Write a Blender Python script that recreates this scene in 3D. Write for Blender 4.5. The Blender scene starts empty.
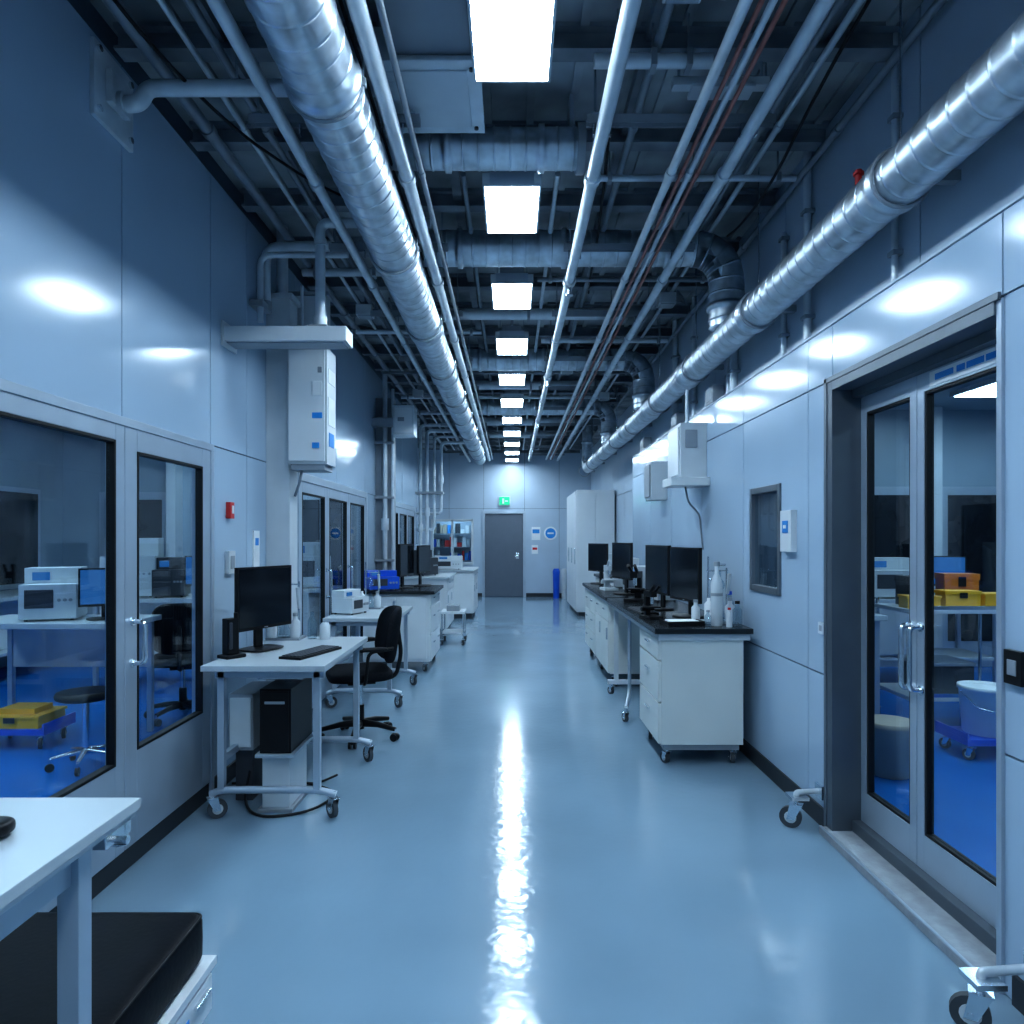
import bpy, math, random
from mathutils import Vector, Matrix
random.seed(7)
SC = bpy.context.scene
pi = math.pi

# ------------------------------------------------------------------ materials
def mat(name, col, rough=0.5, metal=0.0, var=0.06, nscale=6.0, bump=0.0, bscale=40.0,
        coat=0.0, rvar=0.02, emit=None, estr=0.0, spec=0.5):
    m = bpy.data.materials.new(name); m.use_nodes = True
    nt = m.node_tree; n = nt.nodes; l = nt.links
    p = n['Principled BSDF']
    tc = n.new('ShaderNodeTexCoord')
    ns = n.new('ShaderNodeTexNoise'); ns.inputs['Scale'].default_value = nscale
    ns.inputs['Detail'].default_value = 2
    l.new(tc.outputs['Object'], ns.inputs['Vector'])
    cr = n.new('ShaderNodeValToRGB')
    cr.color_ramp.elements[0].position = 0.3; cr.color_ramp.elements[1].position = 0.7
    cr.color_ramp.elements[0].color = tuple(max(0, c*(1-var)) for c in col)+(1,)
    cr.color_ramp.elements[1].color = tuple(min(1, c*(1+var)) for c in col)+(1,)
    l.new(ns.outputs['Fac'], cr.inputs['Fac']); l.new(cr.outputs['Color'], p.inputs['Base Color'])
    mr = n.new('ShaderNodeMapRange')
    mr.inputs['To Min'].default_value = max(0.01, rough-rvar); mr.inputs['To Max'].default_value = rough+rvar
    l.new(ns.outputs['Fac'], mr.inputs['Value']); l.new(mr.outputs['Result'], p.inputs['Roughness'])
    p.inputs['Metallic'].default_value = metal
    p.inputs['Specular IOR Level'].default_value = spec
    if coat: p.inputs['Coat Weight'].default_value = coat; p.inputs['Coat Roughness'].default_value = 0.08
    if bump:
        n2 = n.new('ShaderNodeTexNoise'); n2.inputs['Scale'].default_value = bscale
        n2.inputs['Detail'].default_value = 1
        l.new(tc.outputs['Object'], n2.inputs['Vector'])
        bp = n.new('ShaderNodeBump'); bp.inputs['Strength'].default_value = bump
        bp.inputs['Distance'].default_value = 0.01
        l.new(n2.outputs['Fac'], bp.inputs['Height']); l.new(bp.outputs['Normal'], p.inputs['Normal'])
    if emit:
        p.inputs['Emission Color'].default_value = tuple(emit)+(1,)
        p.inputs['Emission Strength'].default_value = estr
    return m

def glass_mat(name, tint, rough=0.01, base=0.05, gain=0.6):
    m = bpy.data.materials.new(name); m.use_nodes = True
    nt = m.node_tree; n = nt.nodes; l = nt.links
    n.clear()
    o = n.new('ShaderNodeOutputMaterial'); mx = n.new('ShaderNodeMixShader')
    t = n.new('ShaderNodeBsdfTransparent'); g = n.new('ShaderNodeBsdfGlossy')
    lw = n.new('ShaderNodeLayerWeight'); lw.inputs['Blend'].default_value = 0.5
    pw = n.new('ShaderNodeMath'); pw.operation='POWER'; pw.inputs[1].default_value=4.0
    ma = n.new('ShaderNodeMath'); ma.operation='MULTIPLY_ADD'; ma.inputs[1].default_value=gain; ma.inputs[2].default_value=base
    t.inputs['Color'].default_value = tuple(tint)+(1,)
    g.inputs['Roughness'].default_value = rough
    l.new(lw.outputs['Facing'], pw.inputs[0]); l.new(pw.outputs[0], ma.inputs[0]); l.new(ma.outputs[0], mx.inputs['Fac'])
    l.new(t.outputs[0], mx.inputs[1]); l.new(g.outputs[0], mx.inputs[2])
    l.new(mx.outputs[0], o.inputs['Surface'])
    return m

WALL = mat('wall_panel_gloss', (0.40,0.52,0.64), 0.14, 0, 0.03, 1.2, 0.10, 1.6, rvar=0.03)
WALLF = mat('wall_panel_far', (0.44,0.54,0.64), 0.3, 0, 0.04, 2)
WALLU = mat('wall_upper_panel', (0.42,0.51,0.60), 0.3, 0, 0.06, 2)
LABW = mat('lab_wall_paint', (0.28,0.37,0.44), 0.4, 0, 0.06, 2)
SEAM = mat('seam_dark', (0.08,0.115,0.15), 0.6)
FLOOR = mat('floor_epoxy', (0.215,0.315,0.40), 0.125, 0, 0.07, 1.3, 0.10, 18, rvar=0.05)
FLOORB = mat('floor_blue_vinyl', (0.006,0.16,0.52), 0.22, 0, 0.06, 2)
CONC = mat('concrete_deck', (0.30,0.33,0.35), 0.8, 0, 0.5, 2.5, 0.5, 15)
BEAM = mat('beam_steel', (0.22,0.25,0.28), 0.6, 0.1, 0.3, 5)
SILL = mat('concrete_sill', (0.30,0.33,0.36), 0.7, 0, 0.12, 18, 0.2, 60)
BASE = mat('baseboard_rubber', (0.035,0.042,0.05), 0.5, spec=0.3)
ALU = mat('aluminium_frame', (0.44,0.52,0.60), 0.32, 0.45, 0.05, 4)
FDARK = mat('frame_dark', (0.11,0.135,0.16), 0.4, 0.4, 0.08, 5)
FMID = mat('frame_mid_grey', (0.14,0.17,0.20), 0.4, 0.4, 0.08, 5)
GASK = mat('gasket_black', (0.012,0.014,0.016), 0.5, spec=0.25)
GLASS = glass_mat('pane_glass', (0.90,0.96,0.99), 0.01, 0.04, 0.5)
CLEAR = glass_mat('lab_glass', (0.8,0.9,0.95), 0.03, 0.15, 0.8)
CHROME = mat('chrome', (0.75,0.8,0.84), 0.18, 1.0, 0.03)
STEEL = mat('duct_galvanised', (0.55,0.62,0.68), 0.36, 0.9, 0.22, 11, 0.03, 10, rvar=0.08)
PIPEW = mat('pipe_painted_grey', (0.58,0.65,0.70), 0.38, 0.25, 0.12, 7)
PIPED = mat('pipe_dark_steel', (0.26,0.30,0.34), 0.45, 0.4, 0.15, 7)
COPPER = mat('pipe_copper_red', (0.36,0.14,0.12), 0.4, 0.3, 0.25, 8)
WHITE = mat('white_enamel', (0.66,0.71,0.74), 0.3, 0, 0.03, 3)
WHITE2 = mat('white_plastic', (0.55,0.61,0.65), 0.4, 0, 0.04, 6)
CREAM = mat('cabinet_cream', (0.68,0.72,0.70), 0.35, 0, 0.03, 3)
TOPW = mat('laminate_grey', (0.46,0.52,0.56), 0.32, 0, 0.02, 3)
TOPB = mat('worktop_black', (0.016,0.020,0.024), 0.25, 0, 0.1, 10, spec=0.35)
BLACK = mat('black_plastic', (0.010,0.011,0.013), 0.4, 0, 0.1, 10, spec=0.25)
FABRIC = mat('black_fabric', (0.010,0.012,0.016), 0.8, 0, 0.2, 60, spec=0.12)
LEATH = mat('black_vinyl', (0.006,0.007,0.010), 0.5, 0, 0.2, 8, 0.06, 60, spec=0.10)
SCREEN = mat('screen_glass', (0.010,0.014,0.020), 0.12, 0, 0.1, 3, spec=0.5)
SCRBL = mat('screen_lit', (0.01,0.04,0.09), 0.2, 0, 0.4, 14, emit=(0.05,0.25,0.7), estr=0.4)
RUBBER = mat('rubber_grey', (0.06,0.07,0.08), 0.6)
DGREY = mat('dark_grey_paint', (0.05,0.058,0.07), 0.45, spec=0.3)
GREY = mat('grey_paint', (0.28,0.32,0.36), 0.45)
DOORG = mat('door_grey_paint', (0.12,0.15,0.19), 0.45, 0, 0.03)
BLUE = mat('blue_plastic', (0.01,0.10,0.60), 0.35)
BLUEL = mat('label_blue', (0.02,0.25,0.65), 0.5)
YEL = mat('yellow_plastic', (0.85,0.46,0.03), 0.45)
ORG = mat('orange_box', (0.6,0.2,0.03), 0.5)
RED = mat('red_plastic', (0.55,0.03,0.03), 0.4)
GREEN = mat('exit_green', (0.0,0.4,0.18), 0.4, emit=(0.0,0.6,0.28), estr=0.6)
BEIGE = mat('beige_plastic', (0.45,0.40,0.33), 0.5)
PAPER = mat('paper_white', (0.78,0.82,0.84), 0.7)
LAMP = mat('lamp_diffuser', (0.9,0.95,1.0), 0.5, emit=(0.68,0.85,1.0), estr=47)
LAMP2 = mat('lamp_diffuser_lab', (0.9,0.95,1.0), 0.5, emit=(0.60,0.83,1.0), estr=17)

# ------------------------------------------------------------------ builder
class B:
    def __init__(s): s.v=[]; s.f=[]; s.m=[]; s.sm=[]; s.mats=[]; s.M=Matrix()
    def add(s, vs, fs, m, smooth=False):
        if m not in s.mats: s.mats.append(m)
        k = s.mats.index(m); o = len(s.v)
        s.v += [tuple(s.M @ Vector(p)) for p in vs]
        for f in fs:
            s.f.append(tuple(i+o for i in f)); s.m.append(k); s.sm.append(smooth)
    def box(s, x0,x1,y0,y1,z0,z1, m):
        if x0>x1: x0,x1=x1,x0
        if y0>y1: y0,y1=y1,y0
        if z0>z1: z0,z1=z1,z0
        s.add([(x0,y0,z0),(x1,y0,z0),(x1,y1,z0),(x0,y1,z0),(x0,y0,z1),(x1,y0,z1),(x1,y1,z1),(x0,y1,z1)],
              [(0,3,2,1),(4,5,6,7),(0,1,5,4),(1,2,6,5),(2,3,7,6),(3,0,4,7)], m)
    def sweep(s, pts, rad, m, n=12, caps=True):
        pts=[Vector(p) for p in pts]; N=len(pts)
        vs=[]; nrm=None
        for i,p in enumerate(pts):
            a = pts[max(0,i-1)]; c = pts[min(N-1,i+1)]
            t=(c-a)
            if t.length<1e-9: t=Vector((0,0,1))
            t.normalize()
            if nrm is None:
                nrm = t.orthogonal().normalized()
            else:
                nrm = nrm - t*nrm.dot(t)
                if nrm.length<1e-6: nrm=t.orthogonal()
                nrm.normalize()
            bn=t.cross(nrm)
            r = rad[i] if isinstance(rad,(list,tuple)) else rad
            for j in range(n):
                an=2*pi*j/n
                vs.append(p+(nrm*math.cos(an)+bn*math.sin(an))*r)
        fs=[]
        for i in range(N-1):
            for j in range(n):
                k=(j+1)%n
                fs.append((i*n+j,i*n+k,(i+1)*n+k,(i+1)*n+j))
        s.add(vs,fs,m,True)
        if caps:
            s.add([vs[j] for j in range(n)],[tuple(reversed(range(n)))],m)
            s.add([vs[(N-1)*n+j] for j in range(n)],[tuple(range(n))],m)
    def cyl(s,p0,p1,r,m,n=16,r1=None):
        s.sweep([p0,p1],[r,r if r1 is None else r1],m,n)
    def path(s,pts,fil,k=6):
        pts=[Vector(p) for p in pts]
        if fil<=0 or len(pts)<3: return pts
        out=[pts[0]]
        for i in range(1,len(pts)-1):
            p=pts[i]; a=(pts[i-1]-p); c=(pts[i+1]-p)
            d=min(fil,a.length*0.49,c.length*0.49)
            pa=p+a.normalized()*d; pc=p+c.normalized()*d
            for q in range(k+1):
                t=q/k
                out.append(pa*(1-t)**2+p*2*t*(1-t)+pc*t*t)
        out.append(pts[-1]); return out
    def tube(s,pts,r,m,n=10,fil=0.0,k=6):
        s.sweep(s.path(pts,fil,k),r,m,n)
    def duct(s,pts,r,m,fil=0.0,pitch=0.12,h=0.003,w=0.005,n=32,flange=1.6):
        pp=s.path(pts,fil,12)
        L=[0]
        for i in range(1,len(pp)): L.append(L[-1]+(pp[i]-pp[i-1]).length)
        T=L[-1]
        def at(d):
            d=min(max(d,0),T)
            for i in range(1,len(L)):
                if d<=L[i] or i==len(L)-1:
                    seg=L[i]-L[i-1]
                    return pp[i-1].lerp(pp[i],(d-L[i-1])/seg if seg>1e-9 else 0)
        ds=[(0,r),(T,r)]
        x=pitch
        nf=flange*0.5
        while x<T-pitch*0.4:
            hh=h; ww=w
            if flange and x>nf: hh=0.014; ww=0.018; nf+=flange
            ds+=[(x-ww*2,r),(x-ww,r),(x-ww*0.8,r+hh),(x+ww*0.8,r+hh),(x+ww,r),(x+ww*2,r)]
            x+=pitch
        ds.sort()
        s.sweep([at(d) for d,_ in ds],[q for _,q in ds],m,n)
    def lathe(s,prof,m,c=(0,0,0),n=24):
        c=Vector(c)
        N=len(prof); vs=[]
        for i,(r,z) in enumerate(prof):
            for j in range(n):
                an=2*pi*j/n
                vs.append((c.x+r*math.cos(an),c.y+r*math.sin(an),c.z+z))
        fs=[]
        for i in range(N-1):
            for j in range(n):
                k=(j+1)%n
                fs.append((i*n+j,i*n+k,(i+1)*n+k,(i+1)*n+j))
        s.add(vs,fs,m,True)
        s.add(vs[:n],[tuple(reversed(range(n)))],m)
        s.add(vs[-n:],[tuple(range(n))],m)
    def cushion(s,c,a,b,h,m,e=0.35,ez=0.6,fn=None,nu=32,nv=14):
        def sp(t,e): return math.copysign(abs(t)**e,t)
        vs=[];fs=[]
        for i in range(nv+1):
            ph=-pi/2+pi*i/nv
            for j in range(nu):
                th=2*pi*j/nu
                x=a*sp(math.cos(ph),ez)*sp(math.cos(th),e)
                y=b*sp(math.cos(ph),ez)*sp(math.sin(th),e)
                z=h*sp(math.sin(ph),ez)
                p=Vector((x,y,z))
                if fn: p=Vector(fn(p))
                vs.append(p+Vector(c))
        for i in range(nv):
            for j in range(nu):
                k=(j+1)%nu
                fs.append((i*nu+j,i*nu+k,(i+1)*nu+k,(i+1)*nu+j))
        s.add(vs,fs,m,True)
    def at(s,x,y,z=0,yaw=0):
        s.M=Matrix.Translation((x,y,z))@Matrix.Rotation(math.radians(yaw),4,'Z'); return s
    def caster(s,x,y,r=0.045,yaw=0,top=None,tread=RUBBER):
        M=s.M.copy()
        s.M=M@Matrix.Translation((x,y,0))@Matrix.Rotation(math.radians(yaw),4,'Z')
        o=r*0.5
        s.cyl((-0.012,o,r),(0.012,o,r),r,tread,20)
        s.cyl((-0.014,o,r),(0.014,o,r),r*0.55,WHITE2,14)
        s.cyl((-0.024,o,r),(0.024,o,r),r*0.16,CHROME,8)
        for q in (-1,1):
            s.add([(q*0.017,o-r*0.35,r*0.8),(q*0.017,o+r*0.35,r*0.8),(q*0.017,r*0.55,r*2.25),(q*0.017,-r*0.55,r*2.25),
                   (q*0.021,o-r*0.35,r*0.8),(q*0.021,o+r*0.35,r*0.8),(q*0.021,r*0.55,r*2.25),(q*0.021,-r*0.55,r*2.25)],
                  [(0,1,2,3),(7,6,5,4),(0,4,5,1),(2,6,7,3),(1,5,6,2),(3,7,4,0)],CHROME)
        s.box(-0.024,0.024,-r*0.6,r*0.6,r*2.2,r*2.3,CHROME)
        t = top if top else r*2.7
        s.cyl((0,0,r*2.25),(0,0,t),0.012,CHROME,10)
        s.M=M
    def done(s,name,bevel=0.0,seg=2):
        me=bpy.data.meshes.new(name)
        V=s.v
        xs=[p[0] for p in V]; ys=[p[1] for p in V]; zs=[p[2] for p in V]
        c=((min(xs)+max(xs))/2,(min(ys)+max(ys))/2,min(zs))
        me.from_pydata([(p[0]-c[0],p[1]-c[1],p[2]-c[2]) for p in V],[],s.f)
        for mm in s.mats: me.materials.append(mm)
        me.polygons.foreach_set('material_index',s.m)
        me.polygons.foreach_set('use_smooth',s.sm)
        me.update()
        o=bpy.data.objects.new(name,me); o.location=c
        SC.collection.objects.link(o)
        if bevel:
            bv=o.modifiers.new('bevel','BEVEL'); bv.width=bevel; bv.segments=seg
            bv.limit_method='ANGLE'; bv.angle_limit=math.radians(50)
        return o
def copy(o):
    c=bpy.data.objects.new(o.name.split('.')[0],o.data)
    c.location=o.location
    SC.collection.objects.link(c)
    for md in o.modifiers:
        n=c.modifiers.new(md.name,md.type); n.width=md.width; n.segments=md.segments
        n.limit_method='ANGLE'; n.angle_limit=md.angle_limit
    return c

def cells(y0,y1,z0,z1,holes):
    ys=sorted({y0,y1}|{v for h in holes for v in h[:2] if y0<v<y1})
    zs=sorted({z0,z1}|{v for h in holes for v in h[2:] if z0<v<z1})
    out=[]
    for i in range(len(ys)-1):
        for j in range(len(zs)-1):
            cy=(ys[i]+ys[i+1])/2; cz=(zs[j]+zs[j+1])/2
            if any(h[0]<cy<h[1] and h[2]<cz<h[3] for h in holes): continue
            out.append((ys[i],ys[i+1],zs[j],zs[j+1]))
    return out
def panelled(b,face,back,ybr,zbr,holes,m,gap=0.004,axis='X'):
    d=0.012 if back>face else -0.012
    def bx(a0,a1,c,mm):
        if axis=='X': b.box(a0,a1,c[0],c[1],c[2],c[3],mm)
        else: b.box(c[0],c[1],a0,a1,c[2],c[3],mm)
    for c in cells(ybr[0],ybr[-1],zbr[0],zbr[-1],holes): bx(face+d,back,c,SEAM)
    for i in range(len(ybr)-1):
        for j in range(len(zbr)-1):
            for c in cells(ybr[i]+gap,ybr[i+1]-gap,zbr[j]+gap,zbr[j+1]-gap,holes):
                bx(face,face+d,c,m)

CH=3.75; XL=-1.75; XR=1.62; XRU=1.72; YF=17.8; YB=-3.0; XB=1.80
# ------------------------------------------------------------------ shell
b=B(); b.box(-2.6,2.2,YB,YF+0.1,-0.1,0,FLOOR); b.done('floor')
b=B(); b.box(-6.0,-2.6,YB,13.0,-0.1,0,FLOORB); b.box(-2.6,XL-0.11,YB,12.9,0.0,0.004,FLOORB)
b.box(2.2,6.0,YB,9.5,-0.1,0,FLOORB); b.box(XB+0.01,2.2,YB,9.3,0.0,0.004,FLOORB); b.done('floor_side_rooms')
b=B(); b.box(-2.6,2.2,YB,YF+0.1,CH,CH+0.1,CONC)
y=YB+0.3
while y<YF-0.2:
    b.box(-1.74,1.71,y-0.05,y+0.05,CH-0.02,CH,BEAM); b.box(-1.74,1.71,y-0.008,y+0.008,CH-0.10,CH-0.02,BEAM)
    b.box(-1.74,1.71,y-0.045,y+0.045,CH-0.112,CH-0.10,BEAM)
    y+=0.725
for x in (-1.3,-0.35,0.62,1.35):
    b.box(x-0.03,x+0.03,YB,YF,CH-0.06,CH,BEAM)
for i in range(16):
    x=-1.68+i*0.222; b.box(x-0.02,x+0.02,YB,YF,CH-0.018,CH,CONC)
b.done('ceiling')

HL=[(1.3,4.06,0,2.04),(5.65,8.33,0,2.04),(9.8,12.5,0,2.04)]
b=B(); panelled(b,XL,XL-0.1,[YB,-1.2,0.2,1.3,2.2,3.14,4.06,4.62,5.65,6.99,8.33,9.8,11.15,12.5,13.0],[0,2.04,3.62],HL,WALL)
b.box(XL-0.1,XL-0.02,YB,13.0,3.62,CH,SEAM)
b.box(-2.44,XL-0.1,12.9,13.0,0,CH,WALLF)
panelled(b,-2.34,-2.44,[13.0,14.5,16.0,YF],[0,2.1,CH],[],WALLF)
b.done('wall_left')
HR=[(2.31,3.54,0,2.27),(4.23,4.72,1.17,1.81)]
b=B(); panelled(b,XR,XB,[YB,-1.2,0.6,2.31,3.54,3.83,4.9,6.0,7.1,8.2,9.4],[0,0.79,2.3,2.58],HR,WALL)
panelled(b,XRU,XB,[YB,0,1.5,2.95,4.4,5.9,7.4,9.4],[2.58,CH],[],WALLU)
b.box(XB,2.1,9.3,9.4,0,CH,WALLF)
panelled(b,2.0,2.1,[9.4,10.9,12.4,13.9,15.8,YF],[0,2.3,CH],[],WALLF)
b.done('wall_right')
b=B(); panelled(b,YF,YF+0.1,[-2.44,-1.6,-0.72,0.32,1.2,2.1],[0,2.25,CH],[(-2.06,-0.98,0.82,1.98),(-0.69,0.28,0,2.12)],WALLF,axis='Y')
b.box(-2.2,-0.9,YF+0.9,YF+0.95,0.6,2.2,WALLF); b.box(-2.2,-2.15,YF+0.1,YF+0.9,0.6,2.2,WALLF); b.box(-0.95,-0.9,YF+0.1,YF+0.9,0.6,2.2,WALLF)
b.box(-2.2,-0.9,YF+0.1,YF+0.9,0.6,0.65,GREY); b.box(-2.2,-0.9,YF+0.1,YF+0.9,2.2,2.25,GREY); b.box(-1.8,-1.3,YF+0.2,YF+0.5,2.18,2.2,LAMP2)  # glowing panel at the niche top is added to brighten the far window
b.done('wall_back')
b=B(); b.box(-2.0,2.0,YB-0.1,YB,0,CH,WALLF); b.done('wall_front')
# side room shells
b=B(); b.box(-6.0,-5.9,YB,13.0,0,3.0,LABW); b.box(-5.9,XL-0.1,9.2,9.3,0,3.0,LABW); b.box(-5.9,XL-0.1,-0.6,-0.5,0,3.0,LABW)
b.box(-5.9,XL-0.1,12.8,12.9,0,3.0,LABW)
for yy in (1.0,3.2,5.4,7.4):
    b.box(-5.9,-5.86,yy,yy+1.3,0.9,2.1,ALU); b.box(-5.86,-5.85,yy+0.06,yy+1.24,0.96,2.04,SCREEN)
for xx in (-5.4,-4.2,-3.0):
    b.box(xx,xx+0.9,9.16,9.2,0.0,2.1,ALU); b.box(xx+0.08,xx+0.82,9.15,9.16,0.5,2.0,SCREEN)
for xx in (-4.45,-3.25): b.box(xx,xx+0.12,9.0,9.2,0,3.0,WHITE2)
b.done('wall_lab_left')
b=B(); b.box(5.9,6.0,YB,9.3,0,3.0,LABW); b.box(XB,5.9,8.2,8.3,0,3.0,LABW); b.box(XB,5.9,-0.6,-0.5,0,3.0,LABW)
for xx in (2.4,3.9,5.0): b.box(xx,xx+0.85,8.16,8.2,0.0,2.1,ALU); b.box(xx+0.08,xx+0.77,8.15,8.16,0.3,2.0,SCREEN)
for yy in (3.0,5.0,6.6): b.box(5.86,5.9,yy,yy+1.2,0.9,2.1,ALU); b.box(5.85,5.86,yy+0.06,yy+1.14,0.96,2.04,SCREEN)
for xx in (3.45,4.8): b.box(xx,xx+0.12,8.0,8.2,0,3.0,WHITE2)
b.done('wall_lab_right')
b=B(); b.box(-6,XL-0.1,YB,13.0,3.0,3.1,LABW); b.box(XB,6.0,YB,9.3,3.0,3.1,LABW); b.done('ceiling_side_rooms')
b=B(); b.box(-0.3,0.3,-0.6,0.6,-0.05,0,WHITE); b.box(-0.27,0.27,-0.57,0.57,-0.056,-0.05,LAMP2)
lp=b.done('lab_ceiling_light'); lp.location=(-3.4,2.2,2.944)
for (x,yy) in ((-3.4,5.0),(-3.4,7.8),(-5.0,3.5),(-3.2,11.0),(3.2,2.2),(3.2,4.6),(4.8,6.6)):
    c=copy(lp); c.location=(x,yy,2.944)

# baseboards
b=B()
for a,c in ((YB,1.3),(4.06,4.95),(5.2,5.65),(8.33,9.0),(9.15,9.8),(12.5,13.0)): b.box(XL,XL+0.015,a,c,0,0.1,BASE)
b.box(-2.34,-2.325,13.0,YF,0,0.1,BASE); b.done('baseboard_left',0.003)
b=B()
for a,c in ((YB,2.25),(3.60,9.4)): b.box(XR-0.015,XR,a,c,0,0.1,BASE)
b.box(1.985,2.0,9.4,YF,0,0.1,BASE); b.done('baseboard_right',0.003)
b=B(); b.box(-2.33,-0.76,YF-0.015,YF,0,0.1,BASE); b.box(0.36,1.98,YF-0.015,YF,0,0.1,BASE); b.done('baseboard_back',0.003)
b=B(); b.box(XR-0.004,XRU,YB,9.4,2.58,2.592,WALLU); b.done('trim_1',0.003)

# ------------------------------------------------------------------ glazed doors, left wall
def leafL(b,y0,y1,z0,z1,gz0,gz1,x=XL,st=0.09):
    xf=x+0.018; xb=x-0.03
    b.box(xb,xf,y0,y0+st,z0,z1,ALU); b.box(xb,xf,y1-st,y1,z0,z1,ALU)
    b.box(xb,xf,y0+st,y1-st,gz1,z1,ALU); b.box(xb,xf,y0+st,y1-st,z0,gz0,ALU)
    g=0.014
    b.box(xb+0.012,xf+0.003,y0+st,y0+st+g,gz0,gz1,GASK); b.box(xb+0.012,xf+0.003,y1-st-g,y1-st,gz0,gz1,GASK)
    b.box(xb+0.012,xf+0.003,y0+st+g,y1-st-g,gz1-g,gz1,GASK); b.box(xb+0.012,xf+0.003,y0+st+g,y1-st-g,gz0,gz0+g,GASK)
    b.box(xb+0.02,xb+0.028,y0+st+g,y1-st-g,gz0+g,gz1-g,GLASS)
def pull(b,x,y,z0,z1,out):
    b.tube([(x,y,z0),(x+out,y,z0),(x+out,y,z1),(x,y,z1)],0.011,CHROME,10,0.03)
    for z in (z0,z1): b.cyl((x,y,z),(x+out*0.15,y,z),0.02,CHROME,12)
b=B()
b.box(XL-0.09,XL+0.025,1.3,4.06,2.0,2.04,ALU); b.box(XL-0.09,XL+0.025,1.3,1.34,0,2.0,ALU); b.box(XL-0.09,XL+0.025,4.02,4.06,0,2.0,ALU)
leafL(b,1.34,3.13,0.10,2.0,0.5,1.93,st=0.07); leafL(b,3.135,4.02,0.10,2.0,0.52,1.9,st=0.10)
b.box(XL-0.09,XL+0.01,1.34,4.02,0,0.10,BASE)
pull(b,XL+0.018,3.19,0.93,1.12,0.06)
b.done('door_1',0.003)
for nm,y0,y1 in (('door_2',5.65,8.33),('door_3',9.8,12.5)):
    b=B()
    b.box(XL-0.09,XL+0.03,y0,y1,1.97,2.04,ALU); b.box(XL-0.09,XL+0.03,y0,y0+0.05,0,1.97,ALU); b.box(XL-0.09,XL+0.03,y1-0.05,y1,0,1.97,ALU)
    w=(y1-y0-0.1)/3
    for i in range(3): leafL(b,y0+0.05+w*i,y0+0.05+w*(i+1)-0.004,0.02,1.97,0.3,1.88,st=0.08)
    for i in (1,2): pull(b,XL+0.018,y0+0.05+w*i-0.04,0.95,1.2,0.05)
    b.done(nm,0.003)

# sliding door right
b=B()
b.box(XR-0.02,XB,3.50,3.56,0,2.29,FDARK); b.box(XR-0.012,XB,2.30,2.325,0,2.29,ALU); b.box(XR-0.02,XB,2.325,3.50,2.24,2.29,FMID)
b.box(1.70,XB,2.325,3.50,2.2,2.24,FDARK); b.box(XR-0.024,XR-0.012,3.555,3.585,0,2.31,FMID); b.box(XR-0.024,XR-0.012,2.3,3.585,2.285,2.31,FMID)
def leafR(b,y0,y1,x):
    z0,z1,gz0,gz1,st=0.09,2.2,0.24,2.12,0.05
    xf=x; xb=x+0.04
    b.box(xf,xb,y0,y0+st,z0,z1,ALU); b.box(xf,xb,y1-st,y1,z0,z1,ALU)
    b.box(xf,xb,y0+st,y1-st,gz1,z1,ALU); b.box(xf,xb,y0+st,y1-st,z0,gz0,ALU)
    g=0.012
    b.box(xf+0.004,xb-0.004,y0+st,y0+st+g,gz0,gz1,GASK); b.box(xf+0.004,xb-0.004,y1-st-g,y1-st,gz0,gz1,GASK)
    b.box(xf+0.004,xb-0.004,y0+st+g,y1-st-g,gz1-g,gz1,GASK); b.box(xf+0.004,xb-0.004,y0+st+g,y1-st-g,gz0,gz0+g,GASK)
    b.box(xf+0.016,xf+0.024,y0+st+g,y1-st-g,gz0+g,gz1-g,GLASS)
leafR(b,3.02,3.50,1.745); leafR(b,2.33,3.015,1.745)
b.box(1.741,1.746,2.46,2.92,2.13,2.19,PAPER)
for i,(a,c) in enumerate(((2.50,2.57),(2.58,2.68),(2.69,2.74),(2.76,2.88))): b.box(1.739,1.741,a,c,2.15,2.175,BLUEL)
pull(b,1.745,3.05,0.85,1.12,-0.05); pull(b,1.745,2.985,0.85,1.12,-0.05)
b.done('door_4',0.003)
b=B(); b.box(1.56,XB,2.31,3.56,0,0.035,SILL); b.box(1.70,1.79,2.35,3.50,0.035,0.09,FDARK)
b.box(1.56,1.575,2.31,3.56,0.035,0.04,ALU); b.done('trim_2',0.004)
# small window right
b=B(); y0,y1,z0,z1=4.23,4.72,1.17,1.81
for bb in ((y0-.02,y0+.02,z0-.02,z1+.02),(y1-.02,y1+.02,z0-.02,z1+.02),(y0+.02,y1-.02,z1-.02,z1+.02),(y0+.02,y1-.02,z0-.02,z0+.02)):
    b.box(XR-0.012,XR+0.04,*bb,FMID)
b.box(XR+0.012,XR+0.02,y0+.02,y1-.02,z0+.02,z1-.02,GLASS); b.done('window_1',0.003)
# far window + door
b=B(); x0,x1,z0,z1=-2.06,-0.98,0.82,1.98
for xx in (x0,(x0+x1)/2-0.03,x1-0.06): b.box(xx,xx+0.06,YF-0.03,YF+0.1,z0,z1,WHITE2)
b.box(x0,x1,YF-0.03,YF+0.1,z1-0.06,z1,WHITE2); b.box(x0,x1,YF-0.05,YF+0.1,z0,z0+0.06,WHITE2)
b.box(x0+.06,x1-.06,YF+0.04,YF+0.048,z0+.06,z1-.06,GLASS); b.done('window_2',0.004)
b=B()
for z in (0.9,1.25,1.6):
    b.box(-2.1,-1.0,YF+0.45,YF+0.8,z,z+0.02,GREY)
    x=-2.05
    while x<-1.1:
        w=random.uniform(0.05,0.13); h=random.uniform(0.1,0.27)
        b.box(x,x+w,YF+0.5,YF+0.7,z+0.02,z+0.02+h,random.choice([WHITE2,BLUE,RED,DGREY,BLUEL,PAPER,BEIGE])); x+=w+0.02
b.box(-2.1,-2.08,YF+0.45,YF+0.8,0.65,1.9,GREY); b.box(-1.02,-1.0,YF+0.45,YF+0.8,0.65,1.9,GREY)
b.done('storage_shelf')
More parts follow.
